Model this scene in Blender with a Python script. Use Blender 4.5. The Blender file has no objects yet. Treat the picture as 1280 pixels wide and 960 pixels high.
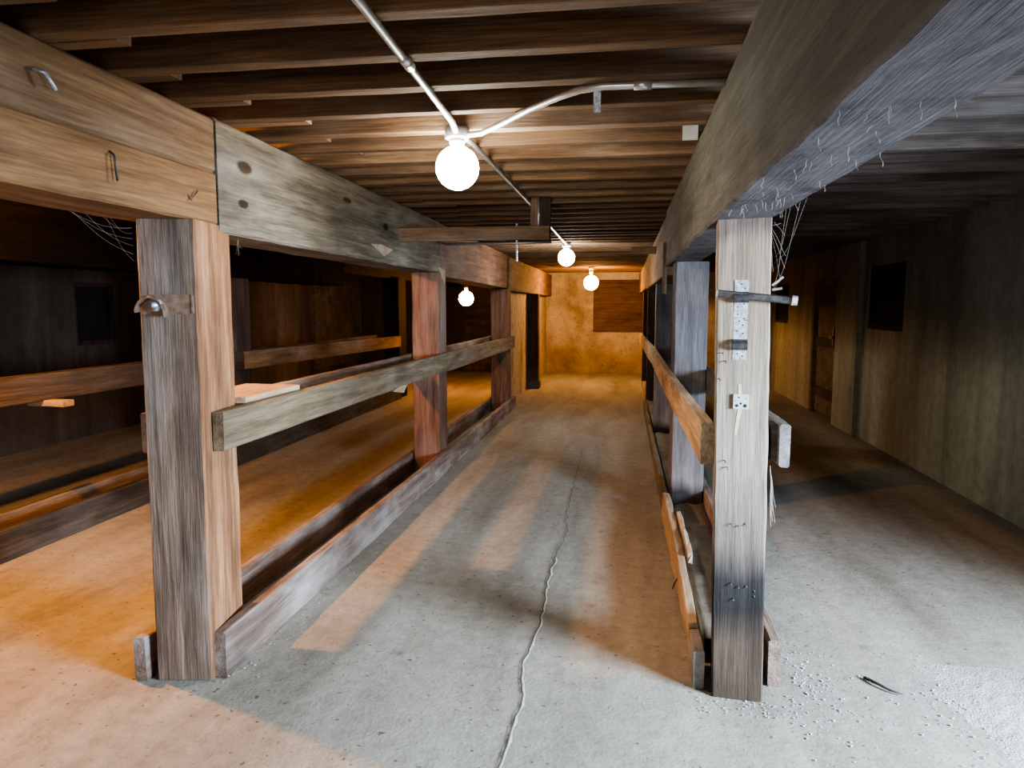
import bpy, bmesh, math, random
from mathutils import Vector, Matrix, noise
random.seed(7)
scene = bpy.context.scene
COL = scene.collection

# ------------------------------------------------------------------ helpers
def tag(o, label=None, cat=None, group=None, kind=None):
    if label: o['label'] = label
    if cat: o['category'] = cat
    if group: o['group'] = group
    if kind: o['kind'] = kind
    return o

def link(name, bm, mat, parent=None, smooth=False):
    me = bpy.data.meshes.new(name)
    bmesh.ops.recalc_face_normals(bm, faces=bm.faces[:])
    bm.to_mesh(me); bm.free()
    me.materials.append(mat)
    if smooth:
        for p in me.polygons: p.use_smooth = True
    o = bpy.data.objects.new(name, me); COL.objects.link(o)
    if parent is not None: o.parent = parent
    return o

def empty(name, loc):
    o = bpy.data.objects.new(name, None); COL.objects.link(o)
    o.location = loc; o.empty_display_size = 0.05
    return o

def bm_box(bm, x0, x1, y0, y1, z0, z1):
    v = [bm.verts.new((x, y, z)) for x in (x0, x1) for y in (y0, y1) for z in (z0, z1)]
    for f in ((0,1,3,2),(4,6,7,5),(0,4,5,1),(2,3,7,6),(0,2,6,4),(1,5,7,3)):
        bm.faces.new([v[i] for i in f])

def box(name, mat, dims, parent=None, bev=0.0):
    bm = bmesh.new(); bm_box(bm, *dims)
    if bev: bmesh.ops.bevel(bm, geom=bm.edges[:], offset=bev, segments=2, affect='EDGES')
    return link(name, bm, mat, parent)

def bm_tube(bm, pts, r, n=10, cap=True, radii=None):
    pts = [Vector(p) for p in pts]; rings = []
    up = Vector((0.13, 0.31, 0.94)).normalized()
    for i, p in enumerate(pts):
        d = (pts[min(i+1, len(pts)-1)] - pts[max(i-1, 0)]).normalized()
        a = d.cross(up)
        if a.length < 1e-3: a = d.cross(Vector((1, 0, 0)))
        a.normalize(); b = d.cross(a).normalized()
        rr = radii[i] if radii else r
        rings.append([bm.verts.new(p + (a*math.cos(t) + b*math.sin(t))*rr) for t in [2*math.pi*k/n for k in range(n)]])
    for i in range(len(rings)-1):
        for k in range(n):
            bm.faces.new((rings[i][k], rings[i][(k+1) % n], rings[i+1][(k+1) % n], rings[i+1][k]))
    if cap: bm.faces.new(rings[0]); bm.faces.new(rings[-1][::-1])

def tube(name, mat, pts, r, parent=None, n=10, radii=None):
    bm = bmesh.new(); bm_tube(bm, pts, r, n, True, radii)
    return link(name, bm, mat, parent, True)

def bm_lathe(bm, prof, c, n=24):
    rings = []
    for r, z in prof:
        if r < 1e-5: rings.append([bm.verts.new((c[0], c[1], c[2]+z))])
        else: rings.append([bm.verts.new((c[0]+r*math.cos(2*math.pi*k/n), c[1]+r*math.sin(2*math.pi*k/n), c[2]+z)) for k in range(n)])
    for a, b in zip(rings, rings[1:]):
        for k in range(n):
            q = [a[k % len(a)], a[(k+1) % len(a)], b[(k+1) % len(b)], b[k % len(b)]]
            q = list(dict.fromkeys(q))
            if len(q) > 2: bm.faces.new(q)

def lathe(name, mat, prof, c, parent=None, n=24):
    bm = bmesh.new(); bm_lathe(bm, prof, c, n)
    return link(name, bm, mat, parent, True)

def timber_mesh(L, w, h, seed, rough=0.004, ch=0.008, step=0.11, sag=0.0, twist=0.0, ragged=0.0):
    """a sawn timber along local X, centred, with worn uneven edges"""
    bm = bmesh.new(); n = max(2, int(L/step)); rings = []
    prof = [(-w/2+ch,-h/2),(w/2-ch,-h/2),(w/2,-h/2+ch),(w/2,h/2-ch),(w/2-ch,h/2),(-w/2+ch,h/2),(-w/2,h/2-ch),(-w/2,-h/2+ch)]
    for i in range(n+1):
        x = -L/2 + L*i/n; t = i/n
        dz = -sag*math.sin(math.pi*t)
        tw = twist*(t-0.5); ct, st = math.cos(tw), math.sin(tw)
        ring = []
        for k, (y, z) in enumerate(prof):
            e = noise.noise(Vector((x*3.1+seed*7.3, y*9+k*0.7, z*9+seed)))*rough
            e2 = noise.noise(Vector((x*8.0+seed*3.3, k*2.1, seed*1.7)))*rough*0.7
            yy = y + math.copysign(e+e2, y) ; zz = z + math.copysign(e-e2, z)
            xx = x
            if ragged and i in (0, n): xx += noise.noise(Vector((k*1.9, seed, i)))*ragged
            ring.append(bm.verts.new((xx, yy*ct-zz*st, yy*st+zz*ct+dz)))
        rings.append(ring)
    for a, b in zip(rings, rings[1:]):
        for k in range(8): bm.faces.new((a[k], a[(k+1) % 8], b[(k+1) % 8], b[k]))
    bm.faces.new(rings[0][::-1]); bm.faces.new(rings[-1])
    return bm

SEED = [0]
def timber(name, mat, a, b, w, h, label=None, cat=None, group=None, parent=None, **kw):
    """a, b: centre points of both ends; w: size across in plan, h: size in height (for posts w = x size, h = y size)"""
    a, b = Vector(a), Vector(b); d = b-a; L = d.length; X = d.normalized()
    if abs(X.z) > 0.8: Y = Vector((1,0,0)); Y = (Y - X*Y.dot(X)).normalized(); Z = X.cross(Y)
    else: Z = Vector((0,0,1)); Z = (Z - X*Z.dot(X)).normalized(); Y = Z.cross(X)
    SEED[0] += 1
    o = link(name, timber_mesh(L, w, h, SEED[0], **kw), mat, parent)
    M = Matrix.Identity(4)
    for i in range(3): M[i][0], M[i][1], M[i][2] = X[i], Y[i], Z[i]
    M.translation = (a+b)/2
    if parent is not None: M = Matrix.Translation(-parent.location) @ M
    o.matrix_local = M
    return tag(o, label, cat, group)

def post(x0, x1, y0, y1, z1, mat, label, z0=0.0, lean=0.0, **kw):
    return timber('timber_post', mat, ((x0+x1)/2, (y0+y1)/2, z0), ((x0+x1)/2+lean, (y0+y1)/2, z1), x1-x0, y1-y0, label, 'post', 'timber posts of the stall rows', **kw)

def spin(o, px_, py_, deg):
    o.matrix_basis = Matrix.Translation((px_,py_,0)) @ Matrix.Rotation(math.radians(deg),4,'Z') @ Matrix.Translation((-px_,-py_,0)) @ o.matrix_basis
    return o

def along(name, mat, x0, x1, y0, y1, z0, z1, label, cat, group=None, dz=0.0, dx=0.0, **kw):
    return timber(name, mat, ((x0+x1)/2, y0, (z0+z1)/2), ((x0+x1)/2+dx, y1, (z0+z1)/2+dz), x1-x0, z1-z0, label, cat, group, **kw)

# ------------------------------------------------------------------ materials
def newmat(name):
    m = bpy.data.materials.new(name); m.use_nodes = True
    nt = m.node_tree
    return m, nt, nt.nodes['Principled BSDF']

def node(nt, t, **kw):
    n = nt.nodes.new(t)
    for k, v in kw.items():
        if k in n.inputs: n.inputs[k].default_value = v
        else: setattr(n, k, v)
    return n

def ramp(nt, stops):
    r = nt.nodes.new('ShaderNodeValToRGB'); e = r.color_ramp.elements
    while len(e) < len(stops): e.new(0.5)
    for i, (p, c) in enumerate(stops):
        e[i].position = p; e[i].color = (c[0], c[1], c[2], 1)
    return r

def mixc(nt, blend='MIX', fac=None):
    m = nt.nodes.new('ShaderNodeMix'); m.data_type = 'RGBA'; m.blend_type = blend
    if fac is not None: m.inputs[0].default_value = fac
    return m     # inputs: 0 fac, 6 A, 7 B ; output 2

def wood(name, dark, mid, light, dust=(0.5,0.47,0.44), dust_amt=0.25, bump=0.35, rand=0.35, rough=0.85, spec=0.25, band=None, knots=(), side=None, under=None):
    m, nt, b = newmat(name); L = nt.links.new
    tc = node(nt, 'ShaderNodeTexCoord'); oi = node(nt, 'ShaderNodeObjectInfo')
    mul = node(nt, 'ShaderNodeMath', operation='MULTIPLY'); mul.inputs[1].default_value = 37.0
    L(oi.outputs['Random'], mul.inputs[0])
    add = node(nt, 'ShaderNodeVectorMath', operation='ADD')
    L(tc.outputs['Object'], add.inputs[0]); L(mul.outputs[0], add.inputs[1])
    def nz(scale, sc, det=6, ro=0.6, dist=0.0):
        mp = node(nt, 'ShaderNodeMapping'); mp.inputs['Scale'].default_value = scale
        L(add.outputs[0], mp.inputs['Vector'])
        n = node(nt, 'ShaderNodeTexNoise'); n.inputs['Scale'].default_value = sc
        n.inputs['Detail'].default_value = det; n.inputs['Roughness'].default_value = ro; n.inputs['Distortion'].default_value = dist
        L(mp.outputs[0], n.inputs['Vector']); return n
    big = nz((0.5,1.2,1.2), 2.2, 5, 0.62)
    streak = nz((0.55,9,9), 2.4, 7, 0.68, 0.4)
    fine = nz((1.6,38,38), 3.0, 4, 0.7)
    r = ramp(nt, [(0.28, dark), (0.5, mid), (0.74, light)])
    L(streak.outputs['Fac'], r.inputs[0])
    m1 = mixc(nt, 'MULTIPLY', 0.75); r2 = ramp(nt, [(0.3,(0.5,0.47,0.45)),(0.62,(1.15,1.12,1.1))])
    L(fine.outputs['Fac'], r2.inputs[0]); L(r.outputs[0], m1.inputs[6]); L(r2.outputs[0], m1.inputs[7])
    m2 = mixc(nt, 'MIX'); rd = ramp(nt, [(0.5,(0,0,0)),(0.75,(dust_amt,)*3)])
    L(big.outputs['Fac'], rd.inputs[0]); L(rd.outputs[0], m2.inputs[0]); L(m1.outputs[2], m2.inputs[6]); m2.inputs[7].default_value = (*dust, 1)
    # darker blotches, stains
    bl = nz((0.9,3,3), 1.6, 3, 0.5); rb = ramp(nt, [(0.3,(0.45,0.42,0.4)),(0.5,(1,1,1))])
    m3 = mixc(nt, 'MULTIPLY', 0.8); L(bl.outputs['Fac'], rb.inputs[0]); L(m2.outputs[2], m3.inputs[6]); L(rb.outputs[0], m3.inputs[7])
    last = m3.outputs[2]
    if band:      # stain varying along the length: [(position along local x, multiplier colour)], from, to
        sx = node(nt, 'ShaderNodeSeparateXYZ'); L(tc.outputs['Object'], sx.inputs[0])
        wv = node(nt, 'ShaderNodeMath', operation='MULTIPLY_ADD'); wv.inputs[1].default_value = 0.22
        L(bl.outputs['Fac'], wv.inputs[0]); L(sx.outputs['X'], wv.inputs[2])
        mr0 = node(nt, 'ShaderNodeMapRange'); mr0.inputs['From Min'].default_value = band[1]+0.11; mr0.inputs['From Max'].default_value = band[2]+0.11
        L(wv.outputs[0], mr0.inputs['Value']); rr = ramp(nt, band[0]); L(mr0.outputs[0], rr.inputs[0])
        mb = mixc(nt, 'MULTIPLY', 1.0); L(last, mb.inputs[6]); L(rr.outputs[0], mb.inputs[7]); last = mb.outputs[2]
    if side:      # one long side (local +y) given a painted-on warm lamplight tint
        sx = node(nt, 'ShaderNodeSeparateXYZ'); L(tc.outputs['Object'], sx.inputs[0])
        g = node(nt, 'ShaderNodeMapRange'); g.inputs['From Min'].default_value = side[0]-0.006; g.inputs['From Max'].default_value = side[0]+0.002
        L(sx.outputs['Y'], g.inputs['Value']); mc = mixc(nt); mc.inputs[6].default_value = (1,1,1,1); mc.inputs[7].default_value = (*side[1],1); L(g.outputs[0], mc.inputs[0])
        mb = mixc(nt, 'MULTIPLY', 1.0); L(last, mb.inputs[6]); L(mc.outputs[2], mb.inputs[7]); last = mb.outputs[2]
    if under:     # mottled grey-violet colour laid over the underside
        sx = node(nt, 'ShaderNodeSeparateXYZ'); L(tc.outputs['Object'], sx.inputs[0])
        g = node(nt, 'ShaderNodeMapRange'); g.inputs['From Min'].default_value = under[0]+0.012; g.inputs['From Max'].default_value = under[0]+0.003
        L(sx.outputs['Z'], g.inputs['Value']); un = nz((1,2,2), 4.5, 10, 0.72, 0.5)
        ru = ramp(nt, [(0.33,tuple(q*0.45 for q in under[1])),(0.52,under[1]),(0.72,tuple(q*1.5 for q in under[1]))]); L(un.outputs['Fac'], ru.inputs[0])
        mb = mixc(nt); L(g.outputs[0], mb.inputs[0]); L(last, mb.inputs[6]); L(ru.outputs[0], mb.inputs[7]); last = mb.outputs[2]
    for kx, kz, ra, rb_ in knots:
        sb = node(nt, 'ShaderNodeVectorMath', operation='SUBTRACT'); L(tc.outputs['Object'], sb.inputs[0]); sb.inputs[1].default_value = (kx, 0, kz)
        mp = node(nt, 'ShaderNodeVectorMath', operation='MULTIPLY'); L(sb.outputs[0], mp.inputs[0]); mp.inputs[1].default_value = (1/ra, 0, 1/rb_)
        ln = node(nt, 'ShaderNodeVectorMath', operation='LENGTH'); L(mp.outputs[0], ln.inputs[0])
        ns = node(nt, 'ShaderNodeMath', operation='MULTIPLY_ADD'); ns.inputs[1].default_value = 0.5; L(streak.outputs['Fac'], ns.inputs[0]); L(ln.outputs['Value'], ns.inputs[2])
        rk = ramp(nt, [(0.45,(0.22,0.17,0.13)),(0.62,(1,1,1))]); mk = node(nt, 'ShaderNodeMath', operation='MULTIPLY'); mk.inputs[1].default_value = 0.5
        L(ns.outputs[0], mk.inputs[0]); L(mk.outputs[0], rk.inputs[0])
        mb = mixc(nt, 'MULTIPLY', 1.0); L(last, mb.inputs[6]); L(rk.outputs[0], mb.inputs[7]); last = mb.outputs[2]
    hs = node(nt, 'ShaderNodeHueSaturation')
    mr = node(nt, 'ShaderNodeMapRange'); mr.inputs['To Min'].default_value = 1-rand; mr.inputs['To Max'].default_value = 1+rand
    L(oi.outputs['Random'], mr.inputs['Value']); L(mr.outputs[0], hs.inputs['Value']); L(last, hs.inputs['Color'])
    L(hs.outputs[0], b.inputs['Base Color']); b.inputs['Roughness'].default_value = rough
    b.inputs['Specular IOR Level'].default_value = spec
    bp = node(nt, 'ShaderNodeBump'); bp.inputs['Strength'].default_value = bump; bp.inputs['Distance'].default_value = 0.012
    ma = node(nt, 'ShaderNodeMath', operation='ADD'); L(streak.outputs['Fac'], ma.inputs[0]); L(fine.outputs['Fac'], ma.inputs[1])
    L(ma.outputs[0], bp.inputs['Height']); L(bp.outputs[0], b.inputs['Normal'])
    return m

W_POST  = wood('post_wood', (0.06,0.041,0.031), (0.16,0.112,0.082), (0.32,0.245,0.185), dust_amt=0.3, bump=0.5, rand=0.03, side=(0.108,(1.75,1.2,0.8)))  # side: lamplight on the aisle face, painted into the colour
W_RED   = wood('reddish_post_wood', (0.095,0.052,0.037), (0.19,0.106,0.073), (0.28,0.172,0.125), dust_amt=0.2, rand=0.1)
W_DARK  = wood('dark_wood', (0.025,0.017,0.014), (0.052,0.036,0.029), (0.09,0.066,0.054), dust_amt=0.10)
W_JOIST = wood('joist_wood', (0.08,0.046,0.026), (0.165,0.098,0.052), (0.26,0.17,0.095), dust_amt=0.2, rand=0.28)
W_GREY  = wood('weathered_beam_wood', (0.055,0.047,0.036), (0.16,0.137,0.10), (0.32,0.28,0.215), dust_amt=0.35, bump=0.6, rand=0.05, knots=((-1.58,0.07,0.075,0.035),(-1.60,-0.085,0.05,0.022),(0.3,0.02,0.06,0.03),(-0.4,0.10,0.08,0.02)))
W_TAN   = wood('tan_beam_wood', (0.095,0.055,0.027), (0.175,0.105,0.055), (0.25,0.165,0.095), dust_amt=0.15, bump=0.2, rand=0.06)
W_MOLD  = wood('dusty_beam_wood', (0.06,0.057,0.042), (0.10,0.095,0.07), (0.15,0.143,0.112), dust=(0.2,0.2,0.2), dust_amt=0.5, bump=0.4, rand=0.03, under=(-0.215,(0.125,0.115,0.125)))
W_PALE  = wood('pale_post_wood', (0.21,0.18,0.15), (0.36,0.315,0.265), (0.46,0.415,0.36), dust_amt=0.3, bump=0.3, rand=0.03,
    band=([(0,(0.19,0.15,0.12)),(0.12,(0.24,0.195,0.165)),(0.19,(0.07,0.07,0.078)),(0.255,(0.09,0.09,0.10)),(0.34,(0.5,0.47,0.45)),(0.5,(0.85,0.82,0.79)),(0.75,(0.92,0.84,0.74)),(0.955,(0.90,0.81,0.70)),(0.985,(0.5,0.44,0.42))], -0.907, 0.907))
W_RAIL  = wood('rail_wood', (0.08,0.06,0.036), (0.19,0.145,0.09), (0.31,0.25,0.165), dust_amt=0.22, bump=0.3, rand=0.12)
W_RAILR = wood('pale_rail_wood', (0.24,0.175,0.11), (0.42,0.31,0.20), (0.55,0.43,0.30), dust_amt=0.2, bump=0.2, rand=0.06)
W_BASE  = wood('kickboard_wood', (0.10,0.065,0.05), (0.20,0.14,0.11), (0.33,0.26,0.22), dust=(0.6,0.58,0.56), dust_amt=0.55, bump=0.5, rand=0.12)
W_BLACK = wood('black_beam_wood', (0.0016,0.0014,0.0013), (0.0034,0.0028,0.0025), (0.006,0.005,0.0045), dust_amt=0.004, spec=0.05, bump=0.3, rand=0.05)  # near-black tone for the front beam of the far stall row
W_JOISTG = wood('grey_joist_wood', (0.06,0.046,0.041), (0.125,0.099,0.088), (0.21,0.175,0.16), dust_amt=0.25, rand=0.25)
W_ORNG  = wood('orange_beam_wood', (0.13,0.066,0.028), (0.225,0.125,0.058), (0.30,0.18,0.095), dust_amt=0.08, bump=0.2, rand=0.03)
W_ROWB  = wood('dim_rail_wood', (0.03,0.022,0.015), (0.06,0.045,0.031), (0.10,0.078,0.055), dust_amt=0.1, rand=0.05)
W_VDARK  = wood('very_dark_post_wood', (0.006,0.005,0.0045), (0.014,0.011,0.009), (0.026,0.021,0.018), dust_amt=0.02, spec=0.1, rand=0.05)  # very dark tone for the far row's end post and rear beam
W_BLUE  = wood('blue_grey_post_wood', (0.10,0.095,0.10), (0.16,0.152,0.16), (0.24,0.23,0.24), dust_amt=0.3, bump=0.25, rand=0.06,
    band=([(0,(0.12,0.12,0.12)),(0.085,(0.18,0.17,0.17)),(0.14,(1.25,1.2,1.15)),(0.35,(1,1,1))], -0.905, 0.905))
W_GRAIL = wood('grey_rail_wood', (0.13,0.12,0.115), (0.22,0.205,0.195), (0.32,0.30,0.285), dust_amt=0.3, bump=0.25, rand=0.06)
W_BOARD = wood('brown_board_wood', (0.075,0.042,0.028), (0.12,0.07,0.046), (0.165,0.105,0.072), dust_amt=0.1, bump=0.15, rand=0.05)
W_CEIL  = wood('ceiling_board_wood', (0.03,0.022,0.018), (0.06,0.042,0.034), (0.10,0.075,0.06), dust_amt=0.1)

def concrete(name, cols, scale=1.0, stretch=(1,1,1), spots=0.3, bump=0.25, band=None, rough=0.9, streak=0.0, specks=False):
    m, nt, b = newmat(name); L = nt.links.new
    tc = node(nt, 'ShaderNodeTexCoord')
    def nz(st, sc, det=8, ro=0.65, dist=0.0):
        mp = node(nt, 'ShaderNodeMapping'); mp.inputs['Scale'].default_value = st; L(tc.outputs['Object'], mp.inputs['Vector'])
        n = node(nt, 'ShaderNodeTexNoise'); n.inputs['Scale'].default_value = sc*scale; n.inputs['Detail'].default_value = det
        n.inputs['Roughness'].default_value = ro; n.inputs['Distortion'].default_value = dist
        L(mp.outputs[0], n.inputs['Vector']); return n
    a = nz(stretch, 0.9, 9, 0.62, 0.3); c = nz((1,1,1), 14, 6, 0.7); d = nz((1,1,1), 60, 3, 0.6)
    r = ramp(nt, [(0.3, cols[0]), (0.5, cols[1]), (0.7, cols[2])]); L(a.outputs['Fac'], r.inputs[0])
    m1 = mixc(nt, 'MULTIPLY', 0.6); r2 = ramp(nt, [(0.34,(0.7,0.69,0.67)),(0.6,(1.1,1.1,1.1))]); L(c.outputs['Fac'], r2.inputs[0])
    L(r.outputs[0], m1.inputs[6]); L(r2.outputs[0], m1.inputs[7])
    last = m1
    if spots:
        m2 = mixc(nt, 'MULTIPLY', spots); s = nz((1,1,1), 5, 10, 0.75); r3 = ramp(nt, [(0.32,(0.25,0.22,0.2)),(0.42+0.08*(spots > 0.8),(1,1,1))]); L(s.outputs['Fac'], r3.inputs[0])
        L(last.outputs[2], m2.inputs[6]); L(r3.outputs[0], m2.inputs[7]); last = m2
    if streak:
        m3 = mixc(nt, 'MULTIPLY', streak); s = nz((1,3.2,0.2), 1.3, 8, 0.62, 0.3); r3 = ramp(nt, [(0.32,(0.35,0.33,0.31)),(0.68,(1.25,1.22,1.15))]); L(s.outputs['Fac'], r3.inputs[0])
        L(last.outputs[2], m3.inputs[6]); L(r3.outputs[0], m3.inputs[7]); last = m3
    if specks:   # pale dusty scuffs and small dark grit
        m6 = mixc(nt, 'MIX'); q = nz((1,0.7,1), 3.2, 10, 0.8, 0.6); r6 = ramp(nt, [(0.56,(0,0,0)),(0.72,(0.5,0.5,0.5))]); L(q.outputs['Fac'], r6.inputs[0])
        L(r6.outputs[0], m6.inputs[0]); L(last.outputs[2], m6.inputs[6]); m6.inputs[7].default_value = (0.44,0.41,0.36,1); last = m6
        m7 = mixc(nt, 'MULTIPLY', 0.8); q = nz((1,1,1), 38, 2, 0.5); r7 = ramp(nt, [(0.27,(0.25,0.22,0.19)),(0.33,(1,1,1))]); L(q.outputs['Fac'], r7.inputs[0])
        L(last.outputs[2], m7.inputs[6]); L(r7.outputs[0], m7.inputs[7]); last = m7
    if band:   # colour multiplier by height, with a soft wavy edge: (z0, z1, colour below, colour above)
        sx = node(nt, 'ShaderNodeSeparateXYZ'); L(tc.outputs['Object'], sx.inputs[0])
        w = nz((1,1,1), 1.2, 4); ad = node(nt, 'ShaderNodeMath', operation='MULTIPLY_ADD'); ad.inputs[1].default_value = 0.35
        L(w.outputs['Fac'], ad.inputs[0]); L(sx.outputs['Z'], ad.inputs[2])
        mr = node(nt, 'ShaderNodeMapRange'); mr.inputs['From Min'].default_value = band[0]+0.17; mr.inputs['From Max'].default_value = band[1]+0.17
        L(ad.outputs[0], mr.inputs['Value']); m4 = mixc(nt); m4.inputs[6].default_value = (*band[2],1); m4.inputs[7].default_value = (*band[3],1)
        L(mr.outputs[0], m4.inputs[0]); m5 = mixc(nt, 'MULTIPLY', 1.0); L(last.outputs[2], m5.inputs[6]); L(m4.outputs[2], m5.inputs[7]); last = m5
    L(last.outputs[2], b.inputs['Base Color']); b.inputs['Roughness'].default_value = rough
    b.inputs['Specular IOR Level'].default_value = 0.3
    bp = node(nt, 'ShaderNodeBump'); bp.inputs['Strength'].default_value = bump; bp.inputs['Distance'].default_value = 0.01
    ma = node(nt, 'ShaderNodeMath', operation='ADD'); L(c.outputs['Fac'], ma.inputs[0]); L(d.outputs['Fac'], ma.inputs[1])
    L(ma.outputs[0], bp.inputs['Height']); L(bp.outputs[0], b.inputs['Normal'])
    return m

M_FLOOR = concrete('floor_concrete', ((0.165,0.143,0.112),(0.27,0.245,0.20),(0.36,0.335,0.285)), 1.0, (2.2,0.45,1), spots=0.45, bump=0.3, rough=0.8, specks=True)
M_PATCH = concrete('rough_concrete', ((0.28,0.27,0.245),(0.38,0.365,0.335),(0.48,0.465,0.435)), 2.0, spots=0.6, bump=0.9)
M_CURB  = concrete('dirty_concrete', ((0.16,0.13,0.10),(0.25,0.21,0.17),(0.34,0.30,0.25)), 2.0, spots=0.5, bump=0.6)
M_WALLR = concrete('board_formed_concrete', ((0.22,0.215,0.185),(0.34,0.33,0.29),(0.45,0.435,0.385)), 0.8, (1,1.6,0.5), spots=0.3, bump=0.3, streak=0.5, band=(0.95,1.45,(1.08,1.10,0.94),(0.62,0.63,0.63)))  # band paints a lamplit lower wall and the beam's shadow above it
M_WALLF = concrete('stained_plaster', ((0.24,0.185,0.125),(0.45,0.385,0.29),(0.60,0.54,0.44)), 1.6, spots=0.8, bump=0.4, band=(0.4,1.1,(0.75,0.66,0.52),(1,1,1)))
M_SOOT  = concrete('sooty_plaster', ((0.22,0.17,0.12),(0.48,0.40,0.29),(0.58,0.50,0.38)), 1.6, (1,1.6,0.7), spots=0.85, bump=0.5)
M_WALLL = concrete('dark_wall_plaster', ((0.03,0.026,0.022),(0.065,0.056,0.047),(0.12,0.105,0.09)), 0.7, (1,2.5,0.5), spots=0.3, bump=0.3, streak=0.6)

def plain(name, col, rough=0.5, metal=0.0, nz=0.0, scale=30):
    m, nt, b = newmat(name); L = nt.links.new
    tc = node(nt, 'ShaderNodeTexCoord'); n = node(nt, 'ShaderNodeTexNoise'); n.inputs['Scale'].default_value = scale; n.inputs['Detail'].default_value = 5
    L(tc.outputs['Object'], n.inputs['Vector'])
    lo = tuple(c*(1-nz) for c in col); hi = tuple(min(1, c*(1+nz)) for c in col)
    r = ramp(nt, [(0.35, lo), (0.65, hi)]); L(n.outputs['Fac'], r.inputs[0]); L(r.outputs[0], b.inputs['Base Color'])
    b.inputs['Roughness'].default_value = rough; b.inputs['Metallic'].default_value = metal
    return m
M_GALV  = plain('galvanised_steel', (0.46,0.52,0.58), 0.42, 0.55, 0.35, 90)
M_IRON  = plain('dark_iron', (0.09,0.085,0.085), 0.5, 0.7, 0.35, 50)
M_RUST  = plain('rusty_iron', (0.22,0.15,0.105), 0.7, 0.4, 0.3, 40)
M_EMT   = plain('conduit_steel', (0.62,0.63,0.62), 0.35, 0.75, 0.12, 20)
M_DARKP = plain('dark_opening', (0.004,0.004,0.004), 0.95, 0, 0.3, 5)
M_WHITE = plain('white_plate', (0.55,0.54,0.50), 0.6, 0, 0.08)
M_HOLE  = plain('hole_black', (0.02,0.02,0.02), 0.8)
M_TAPE  = plain('yellow_tape', (0.62,0.55,0.32), 0.7, 0, 0.15)
M_CRACK = plain('crack_dark', (0.05,0.045,0.04), 0.95, 0, 0.4, 40)
M_CRUMB = plain('crumbled_edge', (0.56,0.54,0.50), 0.95, 0, 0.2, 80)
M_GRAV  = plain('gravel_stone', (0.50,0.49,0.47), 0.9, 0, 0.35, 6)
M_TWIG  = plain('twig_bark', (0.05,0.035,0.028), 0.85, 0, 0.3)
M_WEB   = plain('dusty_cobweb', (0.36,0.31,0.26), 0.9, 0, 0.1)
M_CHIP  = plain('torn_pale_wood', (0.36,0.26,0.17), 0.9, 0, 0.2, 20)
M_BOX   = plain('junction_box_steel', (0.40,0.40,0.38), 0.45, 0.6, 0.15)

def emis(name, col, s):
    m, nt, b = newmat(name)
    b.inputs['Base Color'].default_value = (1,1,1,1)
    b.inputs['Emission Color'].default_value = (*col, 1); b.inputs['Emission Strength'].default_value = s
    return m

# ------------------------------------------------------------------ the setting
def slab(name, mat, dims): return tag(box(name, mat, dims), kind='structure')

XL, XR, YB, YF = -6.15, 2.70, -4.2, 16.35
CEIL = 2.50
# floor: a gently uneven slab
bm = bmesh.new(); nx, ny = 46, 100; g = []
for j in range(ny+1):
    row = []
    for i in range(nx+1):
        x = XL-0.3 + (XR+1.5-XL)*i/nx; y = YB-0.3+(YF-YB+0.6)*j/ny
        row.append(bm.verts.new((x, y, noise.noise(Vector((x*0.8, y*0.8, 3)))*0.004-0.004)))
    g.append(row)
for j in range(ny):
    for i in range(nx): bm.faces.new((g[j][i], g[j][i+1], g[j+1][i+1], g[j+1][i]))
floor = tag(link('floor', bm, M_FLOOR, smooth=True), kind='structure')

# crack wandering along the aisle floor
ctrl = [(-0.385,1.2),(-0.38,2.17),(-0.365,2.55),(-0.40,2.86),(-0.375,3.3),(-0.39,4.0),(-0.36,4.6),(-0.385,5.16),(-0.40,6.0),(-0.40,7.16),(-0.42,8.2)]
pts = []
for (x0,y0),(x1,y1) in zip(ctrl, ctrl[1:]):
    n = max(2, int((y1-y0)/0.035))
    for k in range(n):
        t = k/n; y = y0+(y1-y0)*t
        amp = 0.014 if y < 4.3 else 0.026
        pts.append((x0+(x1-x0)*t + amp*noise.noise(Vector((y*9, 1.3, 0))) + 0.008*noise.noise(Vector((y*31, 4, 0))), y))
def ribbon(name, mat, pts, off, wf, z):
    bm = bmesh.new(); prev = None
    for i, (x, y) in enumerate(pts):
        w = wf(y, i); a = bm.verts.new((x+off-w/2, y, z)); b = bm.verts.new((x+off+w/2, y, z))
        if prev: bm.faces.new((prev[0], prev[1], b, a))
        prev = (a, b)
    return link(name, bm, mat, floor)
ribbon('crack', M_CRACK, pts, 0, lambda y, i: (0.0042 + 0.0025*noise.noise(Vector((y*14,0,0))))*(1 if y < 5.5 else max(0.3, 1-(y-5.5)/4)), 0.0016)
ribbon('crumbled_edge', M_CRUMB, [p for p in pts if p[1] < 4.2], 0.008, lambda y, i: max(0.001, 0.006+0.012*noise.noise(Vector((y*17,7,0)))), 0.0012)

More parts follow.
